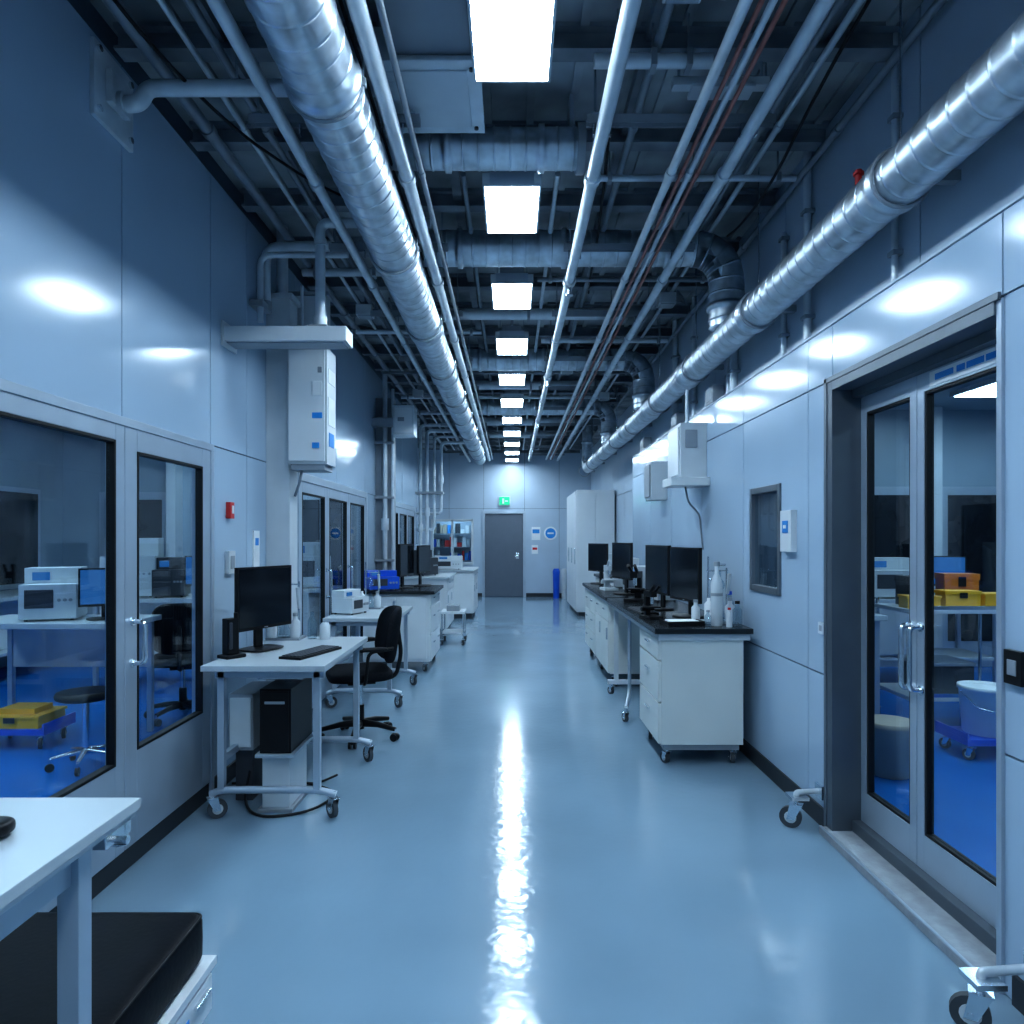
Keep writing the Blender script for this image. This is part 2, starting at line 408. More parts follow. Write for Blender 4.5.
b=B(); b.box(-0.76,-0.69,YF-0.03,YF+0.1,0,2.19,ALU); b.box(0.28,0.35,YF-0.03,YF+0.1,0,2.19,ALU); b.box(-0.69,0.28,YF-0.03,YF+0.1,2.12,2.19,ALU)
b.box(-0.685,0.275,YF,YF+0.05,0.01,2.115,DOORG); b.box(0.1,0.18,YF-0.012,YF,0.97,1.13,CHROME); b.tube([(0.17,YF,1.05),(0.17,YF-0.05,1.05),(0.06,YF-0.05,1.05)],0.01,CHROME,8,0.015)
b.done('door_5',0.004)
b=B(); b.box(-0.34,-0.04,YF-0.06,YF,2.32,2.56,WHITE2); b.box(-0.32,-0.06,YF-0.066,YF-0.06,2.34,2.54,GREEN)
b.box(-0.25,-0.20,YF-0.069,YF-0.066,2.37,2.50,PAPER); b.box(-0.18,-0.1,YF-0.069,YF-0.066,2.42,2.45,PAPER); b.done('exit_sign',0.003)
b=B(); b.box(0.5,0.72,YF-0.01,YF,1.45,1.78,PAPER); b.box(0.52,0.7,YF-0.013,YF-0.01,1.62,1.72,BLUEL); b.done('notice_poster')
b=B(); b.cyl((0.98,YF-0.012,1.62),(0.98,YF,1.62),0.17,PAPER,28); b.cyl((0.98,YF-0.016,1.62),(0.98,YF-0.012,1.62),0.13,BLUEL,28); b.box(0.9,1.06,YF-0.019,YF-0.016,1.60,1.64,PAPER); b.done('round_safety_sign')
b=B(); b.box(0.5,0.66,YF-0.01,YF,1.1,1.32,PAPER); b.box(0.52,0.64,YF-0.012,YF-0.01,1.2,1.26,RED); b.done('notice_poster')
b=B(); b.lathe([(0.07,0),(0.075,0.02),(0.085,0.6),(0.09,0.62),(0.09,0.68),(0.06,0.74)],BLUE,(1.10,17.4,0)); b.done('blue_bin')
b=B(); b.lathe([(0.06,0),(0.065,0.02),(0.07,0.66),(0.075,0.70),(0.04,0.74)],WHITE2,(1.30,17.4,0)); b.done('gas_bottle')

# ------------------------------------------------------------------ ceiling lights
b=B()
b.box(-0.16,0.16,-0.3,0.3,0.012,0.07,WHITE2); b.box(-0.16,-0.148,-0.3,0.3,0,0.012,WHITE2); b.box(0.148,0.16,-0.3,0.3,0,0.012,WHITE2)
b.box(-0.148,0.148,-0.3,-0.288,0,0.012,WHITE2); b.box(-0.148,0.148,0.288,0.3,0,0.012,WHITE2)
b.box(-0.148,0.148,-0.288,0.288,0.004,0.012,LAMP)
b.box(-0.09,0.09,-0.29,-0.05,0.07,0.13,GREY); b.box(-0.12,0.12,-0.31,-0.30,0.0,0.075,ALU)
b.cyl((0,-0.17,0.13),(0,-0.17,0.348),0.014,PIPEW,10); b.cyl((0,-0.17,0.13),(0,-0.17,0.15),0.03,GREY,12)
for q in (-0.12,0.12): b.cyl((q,0.2,0.07),(q,0.2,0.348),0.005,CHROME,8)
cl=b.done('ceiling_light',0.002)
cl.location=(0,2.62,3.4)
for k in (-3,-2,-1,1,2,3,4,5,6,7,8,9,10):
    c=copy(cl); c.location=(0,2.62+1.45*k,3.4)

# ------------------------------------------------------------------ ducts & pipes
b=B(); b.duct([(-0.72,YB+0.05,3.25),(-0.72,15.5,3.25)],0.135,STEEL,pitch=0.11); b.done('supply_duct')
b=B(); b.duct([(1.5,YB+0.05,2.89),(1.5,13.6,2.89)],0.105,STEEL,pitch=0.1)
b.duct([(1.5,13.6,2.89),(1.5,14.0,2.89),(1.5,14.0,3.74)],0.10,STEEL,0.25)
b.done('exhaust_duct')
for i,(yy,r) in enumerate(((4.86,0.12),(7.9,0.12),(10.75,0.12))):
    b=B(); b.duct([(-0.72,yy,3.51),(1.49,yy,3.51),(1.49,yy,2.96)],r,STEEL,0.34,pitch=0.09,flange=0.7); b.done('branch_duct')
b=B(); b.duct([(-0.65,3.6,3.5),(0.35,3.6,3.5)],0.10,STEEL,pitch=0.08,flange=0.5); b.cyl((0.33,3.6,3.5),(0.37,3.6,3.5),0.12,GREY,20)
b.box(0.29,0.31,3.52,3.68,3.58,3.74,GREY); b.box(-0.4,-0.38,3.52,3.68,3.58,3.74,GREY); b.done('branch_duct')
for yy,x0,x1,r,m in ((6.35,-0.7,1.0,0.05,PIPEW),(9.3,-0.7,1.2,0.06,PIPEW),(12.2,-0.9,1.2,0.07,PIPEW),(13.8,-0.9,1.2,0.06,PIPEW),(2.98,0.35,0.85,0.03,PIPEW),(2.15,-1.25,-0.3,0.02,PIPED),
      (5.35,-1.6,-0.5,0.03,PIPEW),(5.5,0.2,1.6,0.018,PIPED),(6.9,-1.65,-0.3,0.022,PIPEW),(7.2,0.3,1.6,0.025,PIPEW),(8.6,-1.6,1.5,0.018,PIPED),(10.1,-1.6,1.5,0.025,PIPEW),(11.4,-1.6,1.5,0.022,PIPEW),(3.95,0.45,1.6,0.018,PIPEW),(1.6,-1.6,-0.2,0.02,PIPEW)):
    b=B(); b.tube([(x0,yy,3.53),(x1,yy,3.53)],r,m,16)
    for xx in (x0+0.1,(x0+x1)/2,x1-0.1): b.box(xx-0.012,xx+0.012,yy-r-0.006,yy+r+0.006,3.53-r-0.006,3.53+r+0.006,GREY); b.box(xx-0.004,xx+0.004,yy-0.004,yy+0.004,3.53,CH,PIPED)
    b.done('cross_pipe')
def longpipe(name,x,z,r,m,y0=YB+0.05,y1=16.5,joint=1.45):
    b=B(); b.tube([(x,y0,z),(x,y1,z)],r,m,14)
    y=y0+0.7
    while y<y1: b.cyl((x,y,z),(x,y+0.05,z),r*1.28,m,14); y+=joint
    return b.done(name)
longpipe('conduit',0.41,3.335,0.033,PIPEW)
longpipe('conduit',-0.535,3.34,0.034,PIPEW)
longpipe('conduit',-0.46,3.36,0.014,PIPED)
longpipe('conduit',-1.0,3.31,0.028,PIPEW)
longpipe('conduit',-0.91,3.36,0.012,COPPER)
longpipe('conduit',0.81,3.36,0.022,PIPEW)
longpipe('copper_pipe',0.865,3.36,0.010,COPPER)
longpipe('conduit',0.905,3.36,0.014,PIPEW)
longpipe('copper_pipe',0.945,3.36,0.010,COPPER)
longpipe('conduit',1.08,3.35,0.030,PIPEW)
longpipe('conduit',1.28,3.6,0.016,PIPED)
longpipe('conduit',1.36,3.6,0.016,PIPEW)
longpipe('conduit',-1.25,3.58,0.02,PIPED)
longpipe('conduit',-1.36,3.58,0.014,PIPEW)
longpipe('conduit',1.66,3.58,0.02,PIPED)
longpipe('conduit',-1.55,3.58,0.03,PIPED)
longpipe('conduit',0.62,3.6,0.02,PIPED)
longpipe('conduit',-0.28,3.58,0.015,PIPED,4.0)
longpipe('conduit',0.26,3.58,0.015,PIPEW,4.0)
# strut hangers
b=B()
def strut(x0,x1):
    b.box(x0,x1,-0.02,0.02,0.035,0.04,GREY); b.box(x0,x1,-0.02,-0.016,0.0,0.035,GREY); b.box(x0,x1,0.016,0.02,0.0,0.035,GREY)
    for x in (x0+0.04,x1-0.04): b.cyl((x,0,0.03),(x,0,0.36),0.006,CHROME,8); b.box(x-0.02,x+0.02,-0.025,0.025,0.04,0.05,CHROME)
strut(-1.2,-0.42); strut(0.34,1.2)
for x,r in ((0.41,0.033),(-0.535,0.034),(-1.0,0.028),(1.08,0.030)):
    b.box(x-r-0.008,x-r-0.002,-0.015,0.015,-0.05,0.0,CHROME); b.box(x+r+0.002,x+r+0.008,-0.015,0.015,-0.05,0.0,CHROME)
hg=b.done('pipe_hanger'); hz=3.338; hg.location=(hg.location.x,0.3,hz)
for yy in (1.75,3.2,4.6,5.95,7.45,8.9,10.3,11.75,13.2,14.65,16.0):
    c=copy(hg); c.location=(hg.location.x,yy,hz)
# duct straps
b=B()
for yy in (1.2,2.7,4.25,5.7,7.1,8.6,10.0,11.5,13.0,14.5):
    b.tube([(-0.72+0.145*math.cos(a),yy,3.25+0.145*math.sin(a)) for a in [i*2*pi/24 for i in range(25)]],0.008,GREY,6)
    for sx in (-0.145,0.145): b.cyl((-0.72+sx,yy,3.25),(-0.72+sx,yy,CH),0.005,CHROME,6); b.box(-0.72+sx-0.012,-0.72+sx+0.012,yy-0.012,yy+0.012,3.24,3.27,GREY)
    b.tube([(1.5+0.115*math.cos(a),yy,2.89+0.115*math.sin(a)) for a in [i*2*pi/24 for i in range(25)]],0.008,GREY,6)
    b.box(1.61,1.72,yy-0.02,yy+0.02,2.87,2.91,GREY)
    b.cyl((1.5,yy,3.0),(1.5,yy,CH),0.005,CHROME,6)
b.done('duct_strap')
b=B(); b.cyl((1.46,2.95,2.99),(1.46,2.95,3.05),0.014,RED,12); b.cyl((1.46,2.95,3.03),(1.46,2.95,3.04),0.022,RED,12); b.done('valve_knob')
for yy in (2.2,5.0,8.0,11.0,14.0):
    b=B(); b.cyl((0.41,yy,3.24),(0.41,yy,3.31),0.012,CHROME,10); b.cyl((0.41,yy,3.232),(0.41,yy,3.238),0.026,CHROME,14); b.cyl((0.41,yy-0.03,3.335),(0.41,yy+0.03,3.335),0.046,PIPEW,14); b.done('sprinkler_head')
for (x,yy) in ((-1.25,2.45),(0.62,2.5),(-1.3,6.2),(1.3,5.9),(0.65,8.3),(-1.3,9.7),(1.3,9.9)):
    b=B(); b.box(x-0.07,x+0.07,yy-0.07,yy+0.07,3.46,3.55,WHITE2); b.box(x-0.06,x+0.06,yy-0.06,yy+0.06,3.452,3.46,GREY)
    b.cyl((x,yy,3.55),(x,yy,CH),0.01,PIPED,8); b.tube([(x+0.07,yy,3.5),(x+0.16,yy+0.05,3.48),(x+0.2,yy+0.2,3.58),(x+0.15,yy+0.35,3.74)],0.011,GREY,8,0.1); b.done('junction_box',0.004)
# air handling cassette
b=B(); b.box(-0.58,-0.15,2.9,3.38,3.48,3.62,WHITE2); b.box(-0.60,-0.13,2.88,3.40,3.465,3.48,PIPEW); b.box(-0.54,-0.19,2.94,3.34,3.458,3.465,WHITE2)
b.box(-0.5,-0.17,2.2,2.9,3.50,3.74,GREY)
for x in (-0.56,-0.17):
    for yy in (2.93,3.35): b.cyl((x,yy,3.62),(x,yy,CH),0.006,CHROME,6); b.cyl((x+0.0,yy,3.455),(x+0.0,yy,3.465),0.01,DGREY,8)
b.cyl((-0.35,3.4,3.54),(-0.35,3.46,3.54),0.025,GREY,12)
b.done('ceiling_air_unit',0.004)
# bracket top-left with pipe
b=B(); b.box(XL,XL+0.02,2.9,3.2,3.26,3.58,PIPEW); b.box(XL+0.02,XL+0.05,2.98,3.12,3.36,3.5,PIPEW)
for yy in (2.93,3.17):
    for z in (3.30,3.55): b.cyl((XL+0.02,yy,z),(XL+0.032,yy,z),0.014,CHROME,8)
b.tube([(XL+0.05,3.05,3.39),(XL+0.13,3.05,3.39),(XL+0.16,3.05,3.46),(-0.5,3.05,3.46)],0.034,PIPEW,14,0.05)
b.cyl((XL+0.04,3.05,3.39),(XL+0.07,3.05,3.39),0.05,PIPEW,16); b.cyl((-0.53,3.05,3.46),(-0.47,3.05,3.46),0.045,PIPEW,16)
b.cyl((-1.2,3.05,3.46),(-1.2,3.05,CH),0.006,CHROME,6)
b.done('pipe_bracket',0.003)
b=B(); b.tube([(-1.69,4.8,3.1),(-1.69,4.8,3.5),(-1.2,4.8,3.5)],0.034,PIPEW,14,0.12); b.tube([(-1.69,4.7,2.95),(-1.69,4.7,3.4),(-1.1,4.7,3.4)],0.02,PIPEW,12,0.08)
b.box(XL,-1.66,4.66,4.84,3.05,3.09,GREY); b.cyl((-1.69,4.8,3.06),(-1.69,4.8,3.12),0.042,GREY,14); b.cyl((-1.22,4.8,3.5),(-1.22,4.8,CH),0.008,CHROME,6)
b.done('pipe_bend')
# suspended bar with riser
b=B(); b.box(XL,-1.0,4.22,4.40,2.69,2.78,WHITE); b.box(XL+0.02,-1.02,4.24,4.38,2.68,2.69,GREY); b.box(-1.24,-1.12,4.25,4.37,2.78,2.80,GREY)
b.tube([(-1.18,4.31,2.78),(-1.18,4.31,3.44),(-0.5,4.31,3.44)],0.03,PIPEW,14,0.06); b.cyl((-1.18,4.31,2.80),(-1.18,4.31,2.86),0.042,PIPEW,14)
b.cyl((-1.18,4.31,3.3),(-1.18,4.31,3.34),0.038,PIPEW,14); b.box(XL,XL+0.015,4.2,4.42,2.66,2.81,WHITE2)
b.done('service_arm',0.004)
# columns
b=B(); b.box(XL,-1.58,4.98,5.16,0,3.2,WHITE2); b.box(XL,-1.56,4.96,5.18,3.2,3.24,WHITE2); b.cyl((-1.66,5.06,3.24),(-1.66,5.06,CH),0.04,PIPEW,14)
b.box(XL,-1.57,4.97,5.17,0,0.1,BASE); b.box(XL,-1.38,5.2,5.32,2.3,3.3,WHITE2); b.box(XL,-1.36,5.19,5.33,3.3,3.33,GREY); b.done('structural_column',0.004)
b=B(); b.box(-1.578,-1.30,4.92,5.16,2.02,2.84,WHITE2); b.box(-1.565,-1.315,4.905,4.92,2.04,2.82,WHITE); b.box(-1.40,-1.33,4.899,4.905,2.34,2.38,BLUEL); b.box(-1.40,-1.35,4.899,4.905,2.13,2.17,BLUEL)
b.box(-1.40,-1.33,4.899,4.905,2.5,2.6,PAPER); b.box(-1.36,-1.33,4.895,4.905,2.66,2.7,GREY); b.box(-1.56,-1.32,4.93,5.15,1.98,2.02,GREY)
b.box(-1.30,-1.296,4.95,5.13,2.3,2.5,PAPER); b.box(-1.30,-1.296,4.97,5.1,2.15,2.25,BLUEL); b.box(-1.30,-1.296,4.95,5.13,2.6,2.7,PAPER)
b.tube([(-1.5,5.0,2.84),(-1.5,5.0,3.3)],0.012,PIPEW,8); b.tube([(-1.5,5.0,1.99),(-1.5,4.95,1.9),(-1.55,5.0,1.8)],0.01,PIPED,8,0.03)
b.done('electrical_cabinet',0.006)
b=B(); b.box(XL,-1.52,9.0,9.15,0,3.3,GREY); b.cyl((-1.62,8.93,0.9),(-1.62,8.93,CH),0.03,PIPEW,14); b.cyl((-1.52,8.93,0.9),(-1.52,8.93,3.4),0.02,PIPEW,14)
for z in (1.2,2.0,2.7): b.box(XL,-1.5,8.90,9.0,z,z+0.03,GREY)
b.cyl((-1.62,8.93,1.6),(-1.62,8.93,1.75),0.05,PIPEW,14); b.done('structural_column',0.003)
b=B(); b.box(-1.48,-1.22,8.7,8.98,2.78,3.15,WHITE2); b.box(-1.46,-1.24,8.69,8.70,2.81,3.12,WHITE); b.box(-1.42,-1.34,8.684,8.69,2.95,3.0,GREY)
b.box(XL,-1.48,8.72,8.86,2.9,3.0,GREY); b.done('junction_cabinet',0.005)
b=B()
for i,(x,yy,r) in enumerate(((-1.66,12.7,0.03),(-1.55,12.75,0.035),(-1.42,12.8,0.025),(-1.3,12.85,0.03))):
    z0=1.2+0.3*i; b.tube([(x,yy,z0),(x,yy,3.55-0.1*i),(x+0.5,yy,3.55-0.1*i)],r,PIPEW,12,0.1); b.cyl((x,yy,z0+0.4),(x,yy,z0+0.55),r*1.6,PIPEW,12); b.tube([(x,yy,z0),(x,yy,z0-0.15),(XL,yy,z0-0.15)],r,PIPEW,12,0.08)
b.box(XL,-1.25,12.66,12.9,2.3,2.34,GREY); b.done('pipe_riser_cluster')
# wall things left
b=B(); b.box(XL,XL+0.03,4.28,4.34,1.62,1.72,RED); b.box(XL+0.03,XL+0.034,4.295,4.325,1.65,1.70,PAPER); b.done('fire_alarm_call_point',0.004)
b=B(); b.box(XL,XL+0.025,4.27,4.37,1.28,1.42,WHITE2); b.box(XL+0.025,XL+0.03,4.29,4.35,1.31,1.39,GREY); b.done('light_switch',0.003)
b=B(); b.box(XL,XL+0.012,4.72,4.82,1.3,1.55,PAPER); b.box(XL+0.012,XL+0.014,4.74,4.8,1.45,1.5,BLUEL); b.done('notice_poster')
# wall things right
b=B(); b.box(XR-0.035,XR,3.98,4.14,1.42,1.66,WHITE); b.box(XR-0.039,XR-0.035,4.02,4.10,1.53,1.60,BLUEL); b.box(XR-0.041,XR-0.039,4.04,4.08,1.555,1.575,PAPER); b.done('control_panel',0.005)
b=B(); b.box(XR-0.012,XR,3.62,3.68,1.0,1.06,WHITE2); b.box(XR-0.014,XR-0.012,3.635,3.665,1.015,1.045,GREY); b.done('power_socket',0.002)
b=B(); b.box(XR-0.02,XR,2.2,2.28,1.03,1.14,BLACK); b.box(XR-0.024,XR-0.02,2.22,2.26,1.06,1.11,GREY); b.done('light_switch',0.002)
b=B(); b.box(1.40,XR,5.82,6.25,2.0,2.46,WHITE2); b.box(1.385,1.40,5.84,6.23,2.03,2.43,WHITE); b.box(1.30,XR,5.72,6.05,1.93,2.0,WHITE); b.box(1.44,1.54,5.81,5.82,2.25,2.4,GREY)
b.tube([(1.5,6.0,2.46),(1.5,6.0,2.77)],0.015,PIPEW,8); b.tube([(1.46,5.9,1.93),(1.48,5.88,1.8),(1.58,5.9,1.7),(1.61,5.9,1.4)],0.008,PIPED,8,0.04)
b.done('control_box',0.008)
b=B(); b.box(1.45,XR,7.3,7.6,1.9,2.3,WHITE2); b.box(1.43,1.45,7.32,7.58,1.93,2.27,GREY); b.done('control_box',0.006)
for (yy,z1,r) in ((4.0,3.74,0.022),(4.36,3.4,0.018),(5.3,3.74,0.03),(6.5,3.74,0.02),(5.45,3.74,0.02),(7.2,3.74,0.03),(3.1,3.74,0.015)):
    b=B(); b.cyl((XRU-r-0.01,yy,2.60),(XRU-r-0.01,yy,z1),r,PIPEW,12)
    for z in (2.75,3.1,3.35): b.box(XRU-2*r-0.015,XRU,yy-r-0.01,yy+r+0.01,z,z+0.02,GREY)
    b.done('vertical_conduit')
for yy in (5.65,6.9,8.6):
    b=B(); b.box(1.62,1.71,yy,yy+0.22,2.60,2.74,GREY); b.box(1.615,1.62,yy+0.02,yy+0.2,2.62,2.72,PIPED); b.done('junction_box',0.004)
b=B(); b.box(0.72,1.15,3.12,3.17,3.52,3.56,WHITE2); b.cyl((0.75,3.145,3.56),(0.75,3.145,CH),0.008,CHROME,6); b.cyl((1.12,3.145,3.56),(1.12,3.145,CH),0.008,CHROME,6); b.box(0.8,1.08,3.1,3.2,3.50,3.52,WHITE2); b.done('strut_bracket',0.003)
for pts in ([(-1.6,1.8,3.74),(-1.5,2.6,3.5),(-1.35,3.3,3.45),(-1.2,4.1,3.6),(-1.1,4.6,3.74)],[(1.45,2.2,3.74),(1.35,3.0,3.5),(1.4,3.8,3.4),(1.5,4.6,3.55),(1.6,5.2,3.74)],
            [(-0.62,2.4,3.44),(-0.60,3.0,3.38),(-0.62,3.7,3.42),(-0.60,4.4,3.38),(-0.62,5.2,3.44)],[(0.5,3.4,3.74),(0.55,4.4,3.45),(0.6,5.4,3.5),(0.7,6.4,3.74)]):
    b=B(); b.tube(pts,0.008,GASK,6,0.4,8); b.done('hanging_cable')

# ------------------------------------------------------------------ furniture makers
def monitor(name,x,y,z,yaw,w=0.5,h=0.32,lift=0.13,m=SCREEN,tilt=0):
    b=B().at(x,y,z,yaw)
    b.cushion((0,0.03,0.008),0.13,0.10,0.008,BLACK,0.6)
    b.box(-0.03,0.03,0.045,0.065,0.01,lift+h*0.55,BLACK)
    M=b.M.copy(); b.M=M@Matrix.Translation((0,0,lift+h/2))@Matrix.Rotation(math.radians(-tilt),4,'X')
    b.box(-w/2,w/2,-0.005,0.02,-h/2,h/2,BLACK)
    b.box(-w*0.33,w*0.33,0.02,0.04,-h*0.33,h*0.33,BLACK)
    b.box(-w/2+0.012,w/2-0.012,-0.007,-0.005,-h/2+0.018,h/2-0.012,m)
    b.box(-0.015,0.015,-0.0075,-0.005,-h/2+0.006,-h/2+0.012,GREY)
    b.M=M
    return b.done(name,0.003)
def keyboard(x,y,z,yaw,w=0.42,d=0.14):
    b=B().at(x,y,z,yaw); b.box(-w/2,w/2,-d/2,d/2,0,0.014,BLACK)
    for r in range(5):
        for c in range(15):
            b.box(-w/2+0.012+c*(w-0.024)/15,-w/2+0.012+(c+0.85)*(w-0.024)/15,-d/2+0.01+r*(d-0.02)/5,-d/2+0.01+(r+0.82)*(d-0.02)/5,0.014,0.021,DGREY)
    return b.done('keyboard',0.001,1)
def chair(x,y,yaw,name='office_chair',arms=True,seat=0.5):
    b=B().at(x,y,0,yaw)
    for i in range(5):
        a=2*pi*i/5+0.3; c,s=math.cos(a),math.sin(a)
        b.sweep([(0,0,0.115),(c*0.15,s*0.15,0.11),(c*0.29,s*0.29,0.085)],[0.03,0.022,0.016],BLACK,10)
        b.cyl((c*0.285,s*0.285,0.05),(c*0.285,s*0.285,0.09),0.009,CHROME,8)
        ca,sa=-s,c
        for q in (-0.018,0.018):
            b.cyl((c*0.285+ca*(q-0.009),s*0.285+sa*(q-0.009),0.028),(c*0.285+ca*(q+0.009),s*0.285+sa*(q+0.009),0.028),0.028,BLACK,16)
        b.cushion((c*0.285,s*0.285,0.045),0.028,0.028,0.016,BLACK,1,1,None,12,8)
    b.cyl((0,0,0.07),(0,0,0.25),0.03,BLACK,16); b.cyl((0,0,0.25),(0,0,seat-0.07),0.018,CHROME,14)
    b.box(-0.09,0.09,-0.1,0.1,seat-0.085,seat-0.05,BLACK)
    b.cushion((0,0.01,seat-0.01),0.245,0.235,0.045,FABRIC,0.45,0.5,lambda p:(p.x,p.y,p.z-0.9*max(0,p.y-0.12)**2))
    b.tube([(0,-0.08,seat-0.07),(0,-0.27,seat-0.06),(0,-0.31,seat+0.12),(0,-0.285,seat+0.3)],0.016,BLACK,10,0.06)
    b.cushion((0,-0.255,seat+0.27),0.23,0.038,0.21,FABRIC,0.45,0.55,lambda p:(p.x*(1-0.4*max(0,p.z)),p.y+1.6*p.x*p.x-0.15*p.z,p.z))
    if arms:
        for q in (-1,1):
            b.tube([(q*0.15,0,seat-0.06),(q*0.27,0,seat-0.05),(q*0.28,-0.02,seat+0.18),(q*0.27,-0.2,seat+0.2)],0.013,BLACK,8,0.05)
            b.cushion((q*0.28,-0.03,seat+0.2),0.03,0.13,0.015,BLACK,0.6)
    return b.done(name)
def cabinet(b,x0,x1,y0,y1,z0,z1,side,rows,m=CREAM,cols=1):
    b.box(x0,x1,y0,y1,z0,z1,m)
    xf=x0 if side<0 else x1; o=0.018*side; H=z1-z0; z=z1
    cw=(y1-y0)/cols
    for fr in rows:
        h=H*fr
        for c in range(cols):
            b.box(xf,xf+o,y0+cw*c+0.008,y0+cw*(c+1)-0.008,z-h+0.006,z-0.006,m)
            if fr<0.45: ym=y0+cw*(c+0.5); b.box(xf+o,xf+o*1.9,ym-0.06,ym+0.06,z-h*0.35-0.008,z-h*0.35+0.004,CHROME)
            else: ym=y0+cw*c+0.05; b.box(xf+o,xf+o*1.9,ym-0.006,ym+0.006,z-0.18,z-0.06,CHROME)
        z-=h

# ------------------------------------------------------------------ right benches
b=B(); H=0.91
b.box(0.93,1.57,4.55,6.88,H-0.035,H,TOPB); b.box(0.96,1.56,4.58,6.86,H-0.08,H-0.035,WHITE2)
cabinet(b,0.98,1.52,4.60,5.28,0.14,H-0.08,-1,[0.2,0.4,0.4],CREAM)
b.box(1.0,1.5,4.62,5.26,0.10,0.14,GREY)
for x in (1.03,1.47):
    for yy in (4.66,5.2): b.caster(x,yy,0.036,random.uniform(-40,40),0.11)
for x in (1.0,1.5): b.box(x-0.02,x+0.02,6.7,6.74,0.12,H-0.08,WHITE2)
b.box(0.92,1.54,6.695,6.745,0.1,0.14,WHITE2); b.box(1.24,1.28,5.28,6.7,0.14,0.18,WHITE2)
b.tube([(0.99,5.9,H-0.08),(0.99,5.9,0.2),(0.93,5.7,0.12)],0.016,ALU,10,0.06); b.caster(0.93,5.7,0.036,20,0.115); b.caster(0.96,6.72,0.036,30,0.1); b.caster(1.5,6.72,0.036,30,0.1)
b.done('lab_bench',0.004)
b=B()
b.box(0.93,1.57,6.95,9.25,H-0.035,H,TOPB); b.box(0.96,1.56,6.98,9.2,H-0.08,H-0.035,WHITE2)
cabinet(b,0.98,1.52,7.0,8.1,0.14,H-0.08,-1,[0.25,0.75],CREAM,2); cabinet(b,0.98,1.52,8.12,9.2,0.14,H-0.08,-1,[0.33,0.33,0.34],CREAM,2)
for x in (1.03,1.47):
    for yy in (7.06,8.0,9.1): b.caster(x,yy,0.045,random.uniform(-40,40),0.14)
b.done('lab_bench',0.004)
def stool(x,y,h=0.48,name='lab_stool'):
    b=B().at(x,y)
    for i in range(5):
        a=2*pi*i/5; c,s=math.cos(a),math.sin(a)
        b.sweep([(0,0,0.11),(c*0.2,s*0.2,0.08)],[0.02,0.012],CHROME,8); b.cyl((c*0.2-0.01*s,s*0.2+0.01*c,0.027),(c*0.2+0.01*s,s*0.2-0.01*c,0.027),0.027,BLACK,14); b.cyl((c*0.2,s*0.2,0.04),(c*0.2,s*0.2,0.08),0.008,CHROME,8)
    b.cyl((0,0,0.08),(0,0,h-0.05),0.02,CHROME,12); b.lathe([(0.15,0),(0.175,0.012),(0.18,0.03),(0.17,0.05),(0.14,0.056)],BLACK,(0,0,h-0.056)); b.done(name)
stool(-2.8,4.6,0.5)
b=B(); b.box(-1.0,-0.66,9.75,10.2,0.44,0.47,WHITE); b.box(-0.98,-0.68,9.77,10.18,0.16,0.18,WHITE2)
for x in (-0.98,-0.68):
    for yy in (9.77,10.18): b.cyl((x,yy,0.1),(x,yy,0.44),0.011,CHROME,8); b.caster(x,yy,0.036,20,0.11)
b.box(-0.92,-0.74,9.85,10.05,0.47,0.55,GREY); b.done('utility_cart',0.003)
monitor('computer_monitor',1.29,5.24,H,-80,0.52,0.40,0.12)
monitor('computer_monitor',1.20,5.80,H,-80,0.5,0.40,0.13)
monitor('computer_monitor',1.15,7.35,H,-76,0.5,0.38,0.16)
monitor('computer_monitor',1.10,9.0,H,-66,0.46,0.36,0.16)
keyboard(1.05,5.62,H,-85)
def microscope(x,y,z,yaw,m=BLACK,s=1.0):
    b=B().at(x,y,z,yaw)
    b.box(-0.08*s,0.08*s,-0.11*s,0.10*s,0,0.03*s,m); b.box(-0.03*s,0.03*s,0.05*s,0.10*s,0.03*s,0.26*s,m); b.box(-0.07*s,0.07*s,-0.08*s,0.05*s,0.11*s,0.125*s,m)
    b.cyl((0,-0.02*s,0.15*s),(0,-0.02*s,0.22*s),0.018*s,CHROME,12); b.box(-0.035*s,0.035*s,-0.06*s,0.09*s,0.22*s,0.28*s,m)
    for q in (-1,1): b.cyl((q*0.025*s,-0.03*s,0.27*s),(q*0.032*s,-0.12*s,0.34*s),0.016*s,m,12)
    b.cyl((-0.07*s,0.07*s,0.09*s),(0.07*s,0.07*s,0.09*s),0.022*s,m,14)
    b.done('microscope',0.004)
microscope(1.02,5.14,H,20,s=0.72); microscope(1.15,6.5,H,-30); microscope(1.1,7.95,H,10,WHITE2)
b=B().at(1.16,4.78,H,8); b.box(-0.13,0.13,-0.09,0.09,0,0.006,BLACK); b.box(-0.13,0.13,-0.09,-0.082,0.006,0.03,BLACK); b.box(-0.13,0.13,0.082,0.09,0.006,0.03,BLACK); b.box(-0.13,-0.122,-0.082,0.082,0.006,0.03,BLACK); b.box(0.122,0.13,-0.082,0.082,0.006,0.03,BLACK); b.box(-0.10,0.10,-0.06,0.06,0.006,0.03,PAPER); b.done('instrument_tray',0.002)
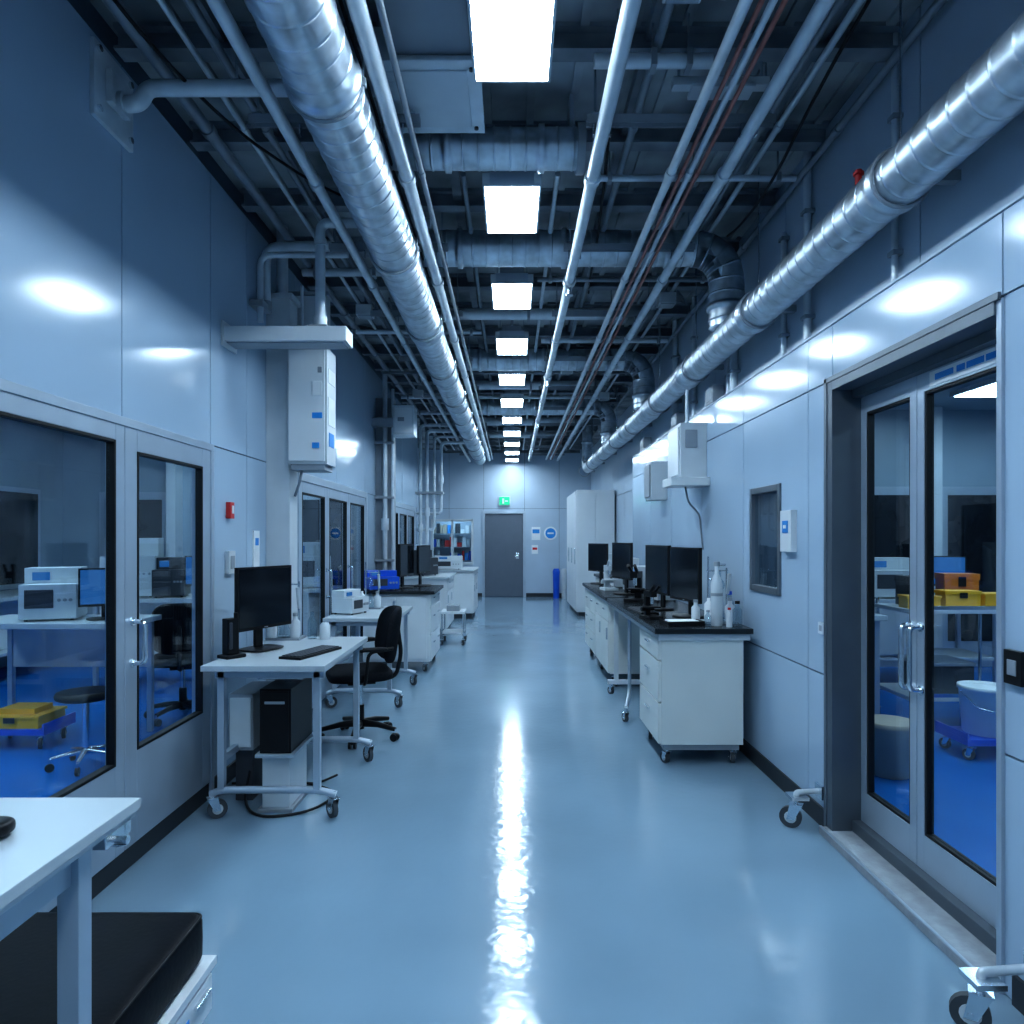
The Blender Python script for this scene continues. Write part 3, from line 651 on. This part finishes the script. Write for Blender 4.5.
def glassware(x,y,z,name='lab_glassware_set'):
    b=B().at(x,y,z)
    b.box(-0.11,0.11,-0.08,0.08,0,0.015,GREY); b.cyl((-0.06,0.04,0.015),(-0.06,0.04,0.46),0.007,CHROME,8); b.cyl((0.07,0.04,0.015),(0.07,0.04,0.38),0.007,CHROME,8)
    b.cyl((-0.07,0.04,0.36),(0.08,0.04,0.36),0.005,CHROME,8); b.cyl((-0.06,0.04,0.3),(0.0,-0.02,0.3),0.005,CHROME,8)
    b.lathe([(0.045,0),(0.05,0.01),(0.045,0.03),(0.018,0.09),(0.014,0.13),(0.018,0.14)],CLEAR,(0,-0.03,0.015),16)
    b.lathe([(0.005,0),(0.03,0.02),(0.04,0.045),(0.03,0.07),(0.012,0.09),(0.012,0.14)],CLEAR,(0,-0.02,0.22),16)
    b.lathe([(0.032,0),(0.034,0.01),(0.034,0.1),(0.015,0.12),(0.015,0.14)],WHITE2,(0.07,-0.03,0.015),16); b.lathe([(0.017,0),(0.017,0.02)],GREY,(0.07,-0.03,0.155),12)
    b.lathe([(0.03,0),(0.03,0.12),(0.012,0.14),(0.012,0.16)],PAPER,(-0.08,-0.04,0.015),16)
    b.cyl((0.075,0.04,0.2),(0.075,0.0,0.34),0.012,WHITE2,10)
    b.done(name)
glassware(1.44,4.88,H)
b=B(); b.lathe([(0.036,0),(0.038,0.01),(0.038,0.28),(0.028,0.32),(0.014,0.35),(0.014,0.40)],WHITE2,(1.38,4.72,H),20); b.cyl((1.38,4.72,H+0.40),(1.38,4.72,H+0.43),0.02,GREY,14); b.cyl((1.38,4.72,H+0.41),(1.44,4.72,H+0.41),0.008,CHROME,8); b.cyl((1.38,4.72,H+0.2),(1.38,4.72,H+0.22),0.0395,GREY,20); b.done('gas_cylinder')
b=B()
for i,(x,yy,r,h) in enumerate(((1.54,4.95,0.028,0.2),(1.28,4.88,0.03,0.15),(1.50,4.66,0.03,0.16),(1.44,4.64,0.02,0.12),(1.31,4.68,0.022,0.1))):
    b.lathe([(r,0),(r,h*0.7),(r*0.45,h*0.82),(r*0.45,h*0.95)],WHITE2 if i%2 else CLEAR,(x,yy,H),16); b.lathe([(r*0.55,0),(r*0.55,h*0.12)],(BLUE,GREY,BLACK,RED,GREY)[i],(x,yy,H+h*0.95),12)
b.done('reagent_bottles')
def instrument(x,y,z,yaw,w,d,h,m=WHITE2,name='lab_instrument',scr=SCRBL):
    b=B().at(x,y,z,yaw); b.box(-w/2,w/2,-d/2,d/2,0.015,h*0.7,m); b.box(-w/2,w/2,-d*0.1,d/2,h*0.7,h,m)
    b.box(-w*0.4,w*0.1,-d/2-0.006,-d/2,h*0.25,h*0.6,DGREY); b.box(-w*0.36,-w*0.05,-d*0.1-0.008,-d*0.1,h*0.76,h*0.92,scr)
    for i in range(3): b.cyl((w*(0.2+0.1*i),-d/2-0.012,h*0.4),(w*(0.2+0.1*i),-d/2,h*0.4),0.012,GREY,10)
    for q in (-1,1):
        for p in (-1,1): b.cyl((q*w*0.4,p*d*0.4,0),(q*w*0.4,p*d*0.4,0.015),0.012,RUBBER,8)
    return b.done(name,0.006)
instrument(1.40,7.75,H,-90,0.3,0.3,0.28); instrument(1.42,6.6,H,-80,0.25,0.2,0.22); instrument(1.35,8.4,H,-90,0.3,0.3,0.35)

# tall cabinet right far
b=B(); b.box(1.24,1.97,13.4,15.6,0.08,2.42,WHITE); b.box(1.28,1.97,13.45,15.55,0,0.08,DGREY)
for i in range(3):
    y0=13.4+i*0.733; b.box(1.22,1.24,y0+0.008,y0+0.725,0.1,2.4,WHITE); b.box(1.2,1.22,y0+0.06,y0+0.075,1.0,1.3,CHROME)
b.box(1.26,1.60,13.385,13.4,0.12,2.38,WHITE); b.box(1.61,1.95,13.385,13.4,0.12,2.38,WHITE); b.box(1.56,1.575,13.36,13.385,1.0,1.3,CHROME)
b.done('tall_storage_cabinet',0.005)
b=B(); b.box(1.4,1.95,10.2,11.6,0.1,0.87,CREAM); b.box(1.36,1.97,10.15,11.65,0.87,0.91,TOPB)
for x in (1.45,1.9):
    for yy in (10.3,11.5): b.caster(x,yy,0.036,20,0.1)
for i in range(3): b.box(1.385,1.4,10.21+i*0.463,10.66+i*0.463,0.12,0.85,CREAM)
b.done('lab_bench',0.004)
instrument(1.65,10.7,0.91,-90,0.4,0.4,0.5)

# ------------------------------------------------------------------ left desk
def desk(name,x0,x1,y0,y1,h=0.83):
    b=B(); b.box(x0,x1,y0,y1,h-0.03,h,TOPW)
    for yy in (y0+0.08,y1-0.08):
        for x in (x1-0.06,x0+0.08):
            b.box(x-0.018,x+0.018,yy-0.018,yy+0.018,0.14,h-0.03,ALU)
        b.box(x0+0.05,x1-0.02,yy-0.018,yy+0.018,h-0.075,h-0.03,ALU)
        b.tube([(x0+0.02,yy,0.13),(x0+0.08,yy,0.155),(x1-0.06,yy,0.155),(x1+0.04,yy,0.13)],0.02,ALU,10,0.05)
        b.caster(x0+0.03,yy,0.05,-60,0.15); b.caster(x1+0.03,yy,0.05,40,0.15)
    b.box(x0+0.06,x0+0.09,y0+0.1,y1-0.1,0.3,0.34,ALU); b.box(x1-0.09,x1-0.05,y0+0.1,y1-0.1,h-0.07,h-0.03,ALU)
    return b.done(name,0.003)
D=0.83
desk('workstation_desk',-1.63,-0.98,3.66,4.76,D)
monitor('computer_monitor',-1.48,4.2,D,68,0.46,0.37,0.13)
keyboard(-1.16,4.05,D,72)
b=B().at(-1.57,3.92,D,55); b.box(-0.06,0.06,-0.05,0.05,0,0.02,BLACK); b.box(-0.035,0.035,-0.02,0.04,0.02,0.22,BLACK); b.box(-0.03,-0.01,-0.03,-0.02,0.05,0.2,DGREY); b.cyl((0.02,-0.01,0.22),(0.02,-0.01,0.25),0.012,BLACK,8); b.done('docking_station',0.005)
glassware(-1.50,4.65,D)
b=B(); b.lathe([(0.03,0),(0.03,0.12),(0.013,0.15),(0.013,0.18)],CLEAR,(-1.33,4.66,D),14); b.lathe([(0.035,0),(0.035,0.09),(0.02,0.11)],WHITE2,(-1.24,4.64,D),14); b.done('reagent_bottles')
b=B(); b.box(-1.37,-1.20,3.80,4.2,0.33,0.68,BLACK); b.box(-1.36,-1.21,3.79,3.80,0.34,0.67,BLACK); b.box(-1.34,-1.23,3.785,3.79,0.6,0.615,GREY)
b.box(-1.39,-1.18,3.78,4.22,0.31,0.33,ALU); b.box(-1.37,-1.22,3.84,4.16,0.02,0.31,WHITE2); b.box(-1.39,-1.20,3.82,4.18,0,0.02,GREY)
b.cyl((-1.28,4.0,0.68),(-1.28,4.0,0.80),0.02,CHROME,10); b.box(-1.40,-1.15,3.85,3.9,0.72,0.76,CHROME)
b.done('computer_tower',0.005)
b=B(); b.box(-1.60,-1.46,3.95,4.3,0.3,0.62,GREY); b.box(-1.59,-1.47,3.94,3.95,0.32,0.60,WHITE2); b.box(-1.58,-1.48,4.0,4.25,0,0.3,DGREY); b.done('power_supply_box',0.005)
b=B(); b.tube([(-1.5,4.1,0.3),(-1.5,3.9,0.02),(-1.35,3.72,0.01),(-1.1,3.8,0.01),(-1.0,4.1,0.01),(-1.3,4.3,0.01),(-1.7,4.25,0.01)],0.008,GASK,6,0.15); b.done('power_cable')
b=B(); b.tube([(-1.45,4.3,D-0.03),(-1.42,4.35,0.5),(-1.5,4.4,0.05),(-1.2,4.2,0.012),(-1.1,4.4,0.012)],0.007,GASK,6,0.12); b.done('power_cable')
chair(-1.14,5.26,110)
desk('workstation_desk',-1.65,-1.02,6.1,7.2,0.80)
instrument(-1.50,6.5,0.80,70,0.28,0.22,0.22); glassware(-1.4,6.95,0.8)
b=B(); b.box(-1.68,-0.86,7.75,8.80,H-0.035,H,TOPB); cabinet(b,-1.66,-0.92,7.8,8.76,0.12,H-0.035,1,[0.2,0.4,0.4],WHITE,2)
b.box(-1.60,-1.3,7.782,7.8,0.15,0.85,WHITE); b.box(-1.28,-0.95,7.782,7.8,0.15,0.85,WHITE); b.box(-1.32,-1.3,7.765,7.782,0.6,0.8,CHROME)
for x in (-1.6,-0.97):
    for yy in (7.86,8.7): b.caster(x,yy,0.04,30,0.12)
b.done('lab_bench',0.004)
instrument(-1.48,7.95,H,25,0.34,0.26,0.22,BLUE,'blue_instrument_case')
monitor('computer_monitor',-1.24,8.25,H,78,0.46,0.38,0.14)
monitor('computer_monitor',-1.08,8.62,H,76,0.4,0.34,0.16)
b=B(); b.box(-1.68,-0.95,10.6,11.9,H-0.035,H,TOPW); cabinet(b,-1.66,-1.0,10.65,11.85,0.12,H-0.035,1,[0.25,0.75],WHITE,2)
for x in (-1.6,-1.05):
    for yy in (10.7,11.8): b.caster(x,yy,0.04,30,0.12)
b.done('lab_bench',0.004)
instrument(-1.4,11.0,H,60,0.4,0.3,0.4,DGREY)
b=B(); b.box(-1.5,-0.68,12.95,14.4,H-0.03,H,TOPW); cabinet(b,-1.47,-0.72,13.0,14.36,0.1,H-0.03,1,[0.25,0.75],WHITE,2); b.box(-1.44,-1.1,12.985,13.0,0.13,0.85,WHITE); b.box(-1.08,-0.75,12.985,13.0,0.13,0.85,WHITE)
b.box(-1.45,-0.75,13.05,14.3,0,0.1,DGREY); b.done('lab_bench',0.004)
instrument(-1.2,13.3,H,0,0.5,0.35,0.25,WHITE2)

# ------------------------------------------------------------------ foreground left table + cart
b=B(); T=0.90
b.box(-1.55,-0.858,0.4,1.62,T-0.025,T,TOPW); b.box(-1.54,-0.866,0.41,1.612,T-0.04,T-0.025,WHITE2)
for x in (-0.93,-1.50):
    for yy in (1.43,0.5): b.box(x,x+0.045,yy,yy+0.045,0.1,T-0.04,ALU); b.caster(x+0.018,yy+0.018,0.036,20,0.105)
b.box(-1.46,-0.93,1.435,1.46,T-0.11,T-0.04,ALU); b.box(-0.925,-0.90,0.54,1.43,T-0.11,T-0.04,ALU)
b.box(-0.90,-0.87,1.50,1.60,T-0.07,T-0.04,CHROME); b.cyl((-0.885,1.58,T-0.09),(-0.885,1.58,T-0.04),0.018,CHROME,12); b.cyl((-0.885,1.54,T-0.065),(-0.845,1.54,T-0.065),0.010,CHROME,10)
b.done('side_table',0.004)
b=B().at(-1.06,1.40,T,10); b.cushion((0,0,0.018),0.055,0.033,0.018,BLACK,0.6); b.tube([(0.0,0.033,0.012),(-0.05,0.1,0.006),(-0.25,0.12,0.006)],0.004,BLACK,6,0.03); b.done('computer_mouse')
b=B()
b.box(-1.60,-0.885,1.50,2.10,0.225,0.25,WHITE); b.box(-1.58,-0.90,1.52,2.08,0.10,0.225,WHITE2)
b.box(-0.90,-0.887,1.53,1.79,0.11,0.215,WHITE); b.box(-0.90,-0.887,1.80,2.07,0.11,0.215,WHITE); b.box(-0.887,-0.884,1.86,1.92,0.14,0.18,BLUEL)
b.box(-0.887,-0.875,1.95,2.04,0.18,0.19,CHROME)
for x in (-1.52,-0.95):
    for yy in (1.56,2.03): b.caster(x,yy,0.035,10,0.10)
b.done('storage_cart',0.005)
b=B(); b.cushion((-1.24,1.80,0.325),0.335,0.285,0.075,LEATH,0.12,0.22,None,64,20)
b.tube([(-1.24+0.336*q[0],1.80+0.286*q[1],0.385) for q in ((-0.97,-0.97),(0.97,-0.97),(0.97,0.97),(-0.97,0.97),(-0.97,-0.97))],0.004,BLACK,6,0.03)
b.done('padded_seat_cushion')
def fixed_caster(x,y,xa):
    b=B(); b.caster(x,y,0.055,60,0.17); b.box(x-0.04,x+0.05,y-0.045,y+0.045,0.155,0.172,CHROME); b.tube([(x,y,0.16),(x,y,0.185),(xa,y+0.02,0.185)],0.014,PIPEW,10,0.02); b.box(xa-0.012,xa,y-0.02,y+0.06,0.15,0.22,CHROME); b.done('swivel_caster',0.002)
fixed_caster(1.47,3.62,XR-0.016)
fixed_caster(1.42,2.12,XR-0.016)

# ------------------------------------------------------------------ lab interiors
def labbench(x0,x1,y0,y1,h=0.9,m=WHITE2,ped=True):
    b=B(); b.box(x0,x1,y0,y1,h-0.04,h,TOPW)
    for x in (x0+0.04,x1-0.08):
        for yy in (y0+0.04,y1-0.08): b.box(x,x+0.04,yy,yy+0.04,0,h-0.04,ALU)
    if ped:
        b.box(x0+0.04,x1-0.04,y0+0.05,y1-0.05,0.3,0.33,m); b.box(x0+0.1,x0+0.5,y0+0.06,y1-0.06,0.34,h-0.05,WHITE); b.box(x0+0.12,x0+0.48,y0+0.045,y0+0.06,0.36,h-0.07,WHITE2)
    else:
        b.box(x0+0.04,x1-0.04,y1-0.07,y1-0.05,0.5,h-0.04,m)
    b.done('lab_bench',0.004)
labbench(-3.95,-2.75,4.9,5.5,ped=False); instrument(-3.4,5.2,0.9,20,0.36,0.35,0.38); monitor('computer_monitor',-2.98,5.15,0.9,35,0.36,0.28,0.1,SCRBL)
labbench(-4.2,-2.8,6.9,7.6); instrument(-3.9,7.2,0.9,15,0.5,0.4,0.6); instrument(-3.5,7.2,0.9,15,0.3,0.35,0.4,DGREY); monitor('computer_monitor',-3.1,7.1,0.9,20,0.4,0.3,0.12,SCRBL)
labbench(-2.7,-2.05,6.2,6.8) ; instrument(-2.3,6.5,0.9,30,0.3,0.3,0.4); glassware(-2.56,6.35,0.9)
labbench(-5.8,-5.1,3.2,5.2); instrument(-5.4,3.8,0.9,90,0.5,0.4,0.5); instrument(-5.4,4.7,0.9,90,0.4,0.4,0.6,DGREY); labbench(-5.8,-5.1,6.0,8.4); instrument(-5.4,6.6,0.9,90,0.6,0.4,0.6)
chair(-2.75,5.85,20,arms=False)
labbench(-3.4,-2.2,10.4,11.1); instrument(-2.9,10.7,0.9,30,0.5,0.4,0.5); monitor('computer_monitor',-2.4,10.7,0.9,50,0.42,0.3,0.12,SCRBL)
labbench(-2.9,-2.1,8.2,8.9); instrument(-2.5,8.5,0.9,30,0.5,0.4,0.55)
def dolly(x,y,name,load):
    b=B(); b.box(x-0.26,x+0.26,y-0.18,y+0.18,0.11,0.15,BLUE)
    for a in (-0.2,0.2):
        for c in (-0.13,0.13): b.caster(x+a,y+c,0.038,30,0.112)
    b.box(x-0.26,x-0.245,y-0.18,y+0.18,0.15,0.19,BLUE); b.box(x+0.245,x+0.26,y-0.18,y+0.18,0.15,0.19,BLUE)
    b.done(name,0.004)
    if load:
        b=B(); b.box(x-0.2,x+0.2,y-0.15,y+0.15,0.15,0.22,load); b.box(x-0.21,x+0.21,y-0.16,y+0.16,0.22,0.24,load); b.box(x-0.12,x+0.14,y-0.1,y+0.1,0.24,0.28,YEL); b.box(x-0.04,x+0.04,y-0.165,y-0.16,0.19,0.23,BLACK); b.done('storage_crate',0.008)
dolly(-3.55,5.1,'blue_dolly',YEL)
# right lab: shelf cart with tool cases, bucket on a dolly
b=B(); x0,x1,y0,y1=3.05,3.95,5.35,5.9
for z in (0.25,0.92):
    b.box(x0,x1,y0,y1,z,z+0.03,WHITE2); b.box(x0,x1,y0,y0+0.012,z+0.03,z+0.06,CHROME)
for x in (x0+0.02,x1-0.02):
    for yy in (y0+0.02,y1-0.02): b.cyl((x,yy,0.1),(x,yy,1.0),0.014,CHROME,10); b.caster(x,yy,0.038,20,0.11)
b.done('shelf_cart',0.003)
dolly(3.30,4.85,'blue_dolly',None)
b=B(); b.lathe([(0.13,0),(0.14,0.01),(0.16,0.30),(0.17,0.305),(0.17,0.33),(0.15,0.33),(0.14,0.31)],PAPER,(3.28,4.85,0.15),28); b.tube([(3.11,4.85,0.44),(3.15,4.74,0.35),(3.28,4.68,0.32),(3.41,4.74,0.35),(3.45,4.85,0.44)],0.004,CHROME,6,0.04); b.done('white_bucket')
for (x,yy,w,h,m) in ((3.2,5.5,0.24,0.1,YEL),(3.5,5.5,0.26,0.14,YEL),(3.78,5.5,0.22,0.12,YEL),(3.3,5.76,0.2,0.24,DGREY),(3.66,5.76,0.26,0.26,ORG)):
    b=B().at(x,yy,0.95,random.uniform(-8,8)); b.box(-w/2,w/2,-0.08,0.08,0,h*0.8,m); b.box(-w/2-0.006,w/2+0.006,-0.086,0.086,h*0.8,h,m); b.box(-0.03,0.03,-0.09,-0.086,h*0.6,h*0.9,BLACK); b.done('tool_case',0.006)
b=B(); b.box(3.2,3.6,5.45,5.8,0.28,0.52,DGREY); b.box(3.19,3.61,5.44,5.81,0.50,0.53,GREY); b.done('storage_crate',0.006)
b=B(); b.lathe([(0.11,0),(0.13,0.01),(0.15,0.3),(0.16,0.31),(0.16,0.34),(0.14,0.34)],BEIGE,(2.40,4.45,0.0),28); b.done('waste_bin')
labbench(2.2,3.0,6.8,7.5); instrument(2.5,7.1,0.9,0,0.4,0.4,0.6); labbench(3.4,4.8,6.8,7.5); instrument(3.8,7.1,0.9,0,0.5,0.4,0.4); monitor('computer_monitor',4.3,7.0,0.9,-20,0.42,0.3,0.12,SCRBL)
labbench(4.2,5.2,4.4,5.1); instrument(4.6,4.8,0.9,-30,0.5,0.4,0.6); labbench(2.1,2.9,5.4,6.0); microscope(2.36,5.6,0.9,10,WHITE2,1.3)
instrument(2.68,5.75,0.9,0,0.3,0.25,0.4,DGREY)

# ------------------------------------------------------------------ world, camera
w=bpy.data.worlds.new('world'); SC.world=w; w.use_nodes=True
w.node_tree.nodes['Background'].inputs[0].default_value=(0.05,0.12,0.22,1); w.node_tree.nodes['Background'].inputs[1].default_value=0.3
cam=bpy.data.cameras.new('camera'); co=bpy.data.objects.new('camera',cam); SC.collection.objects.link(co)
co.location=(0,0,1.5); co.rotation_euler=(pi/2,0,0); cam.lens=700/1024*36; cam.sensor_width=36; cam.shift_y=0.0254; cam.clip_start=0.05
SC.camera=co
SC.view_settings.view_transform='Standard'
try: SC.view_settings.look='Medium High Contrast'
except Exception as e: print('look', e)
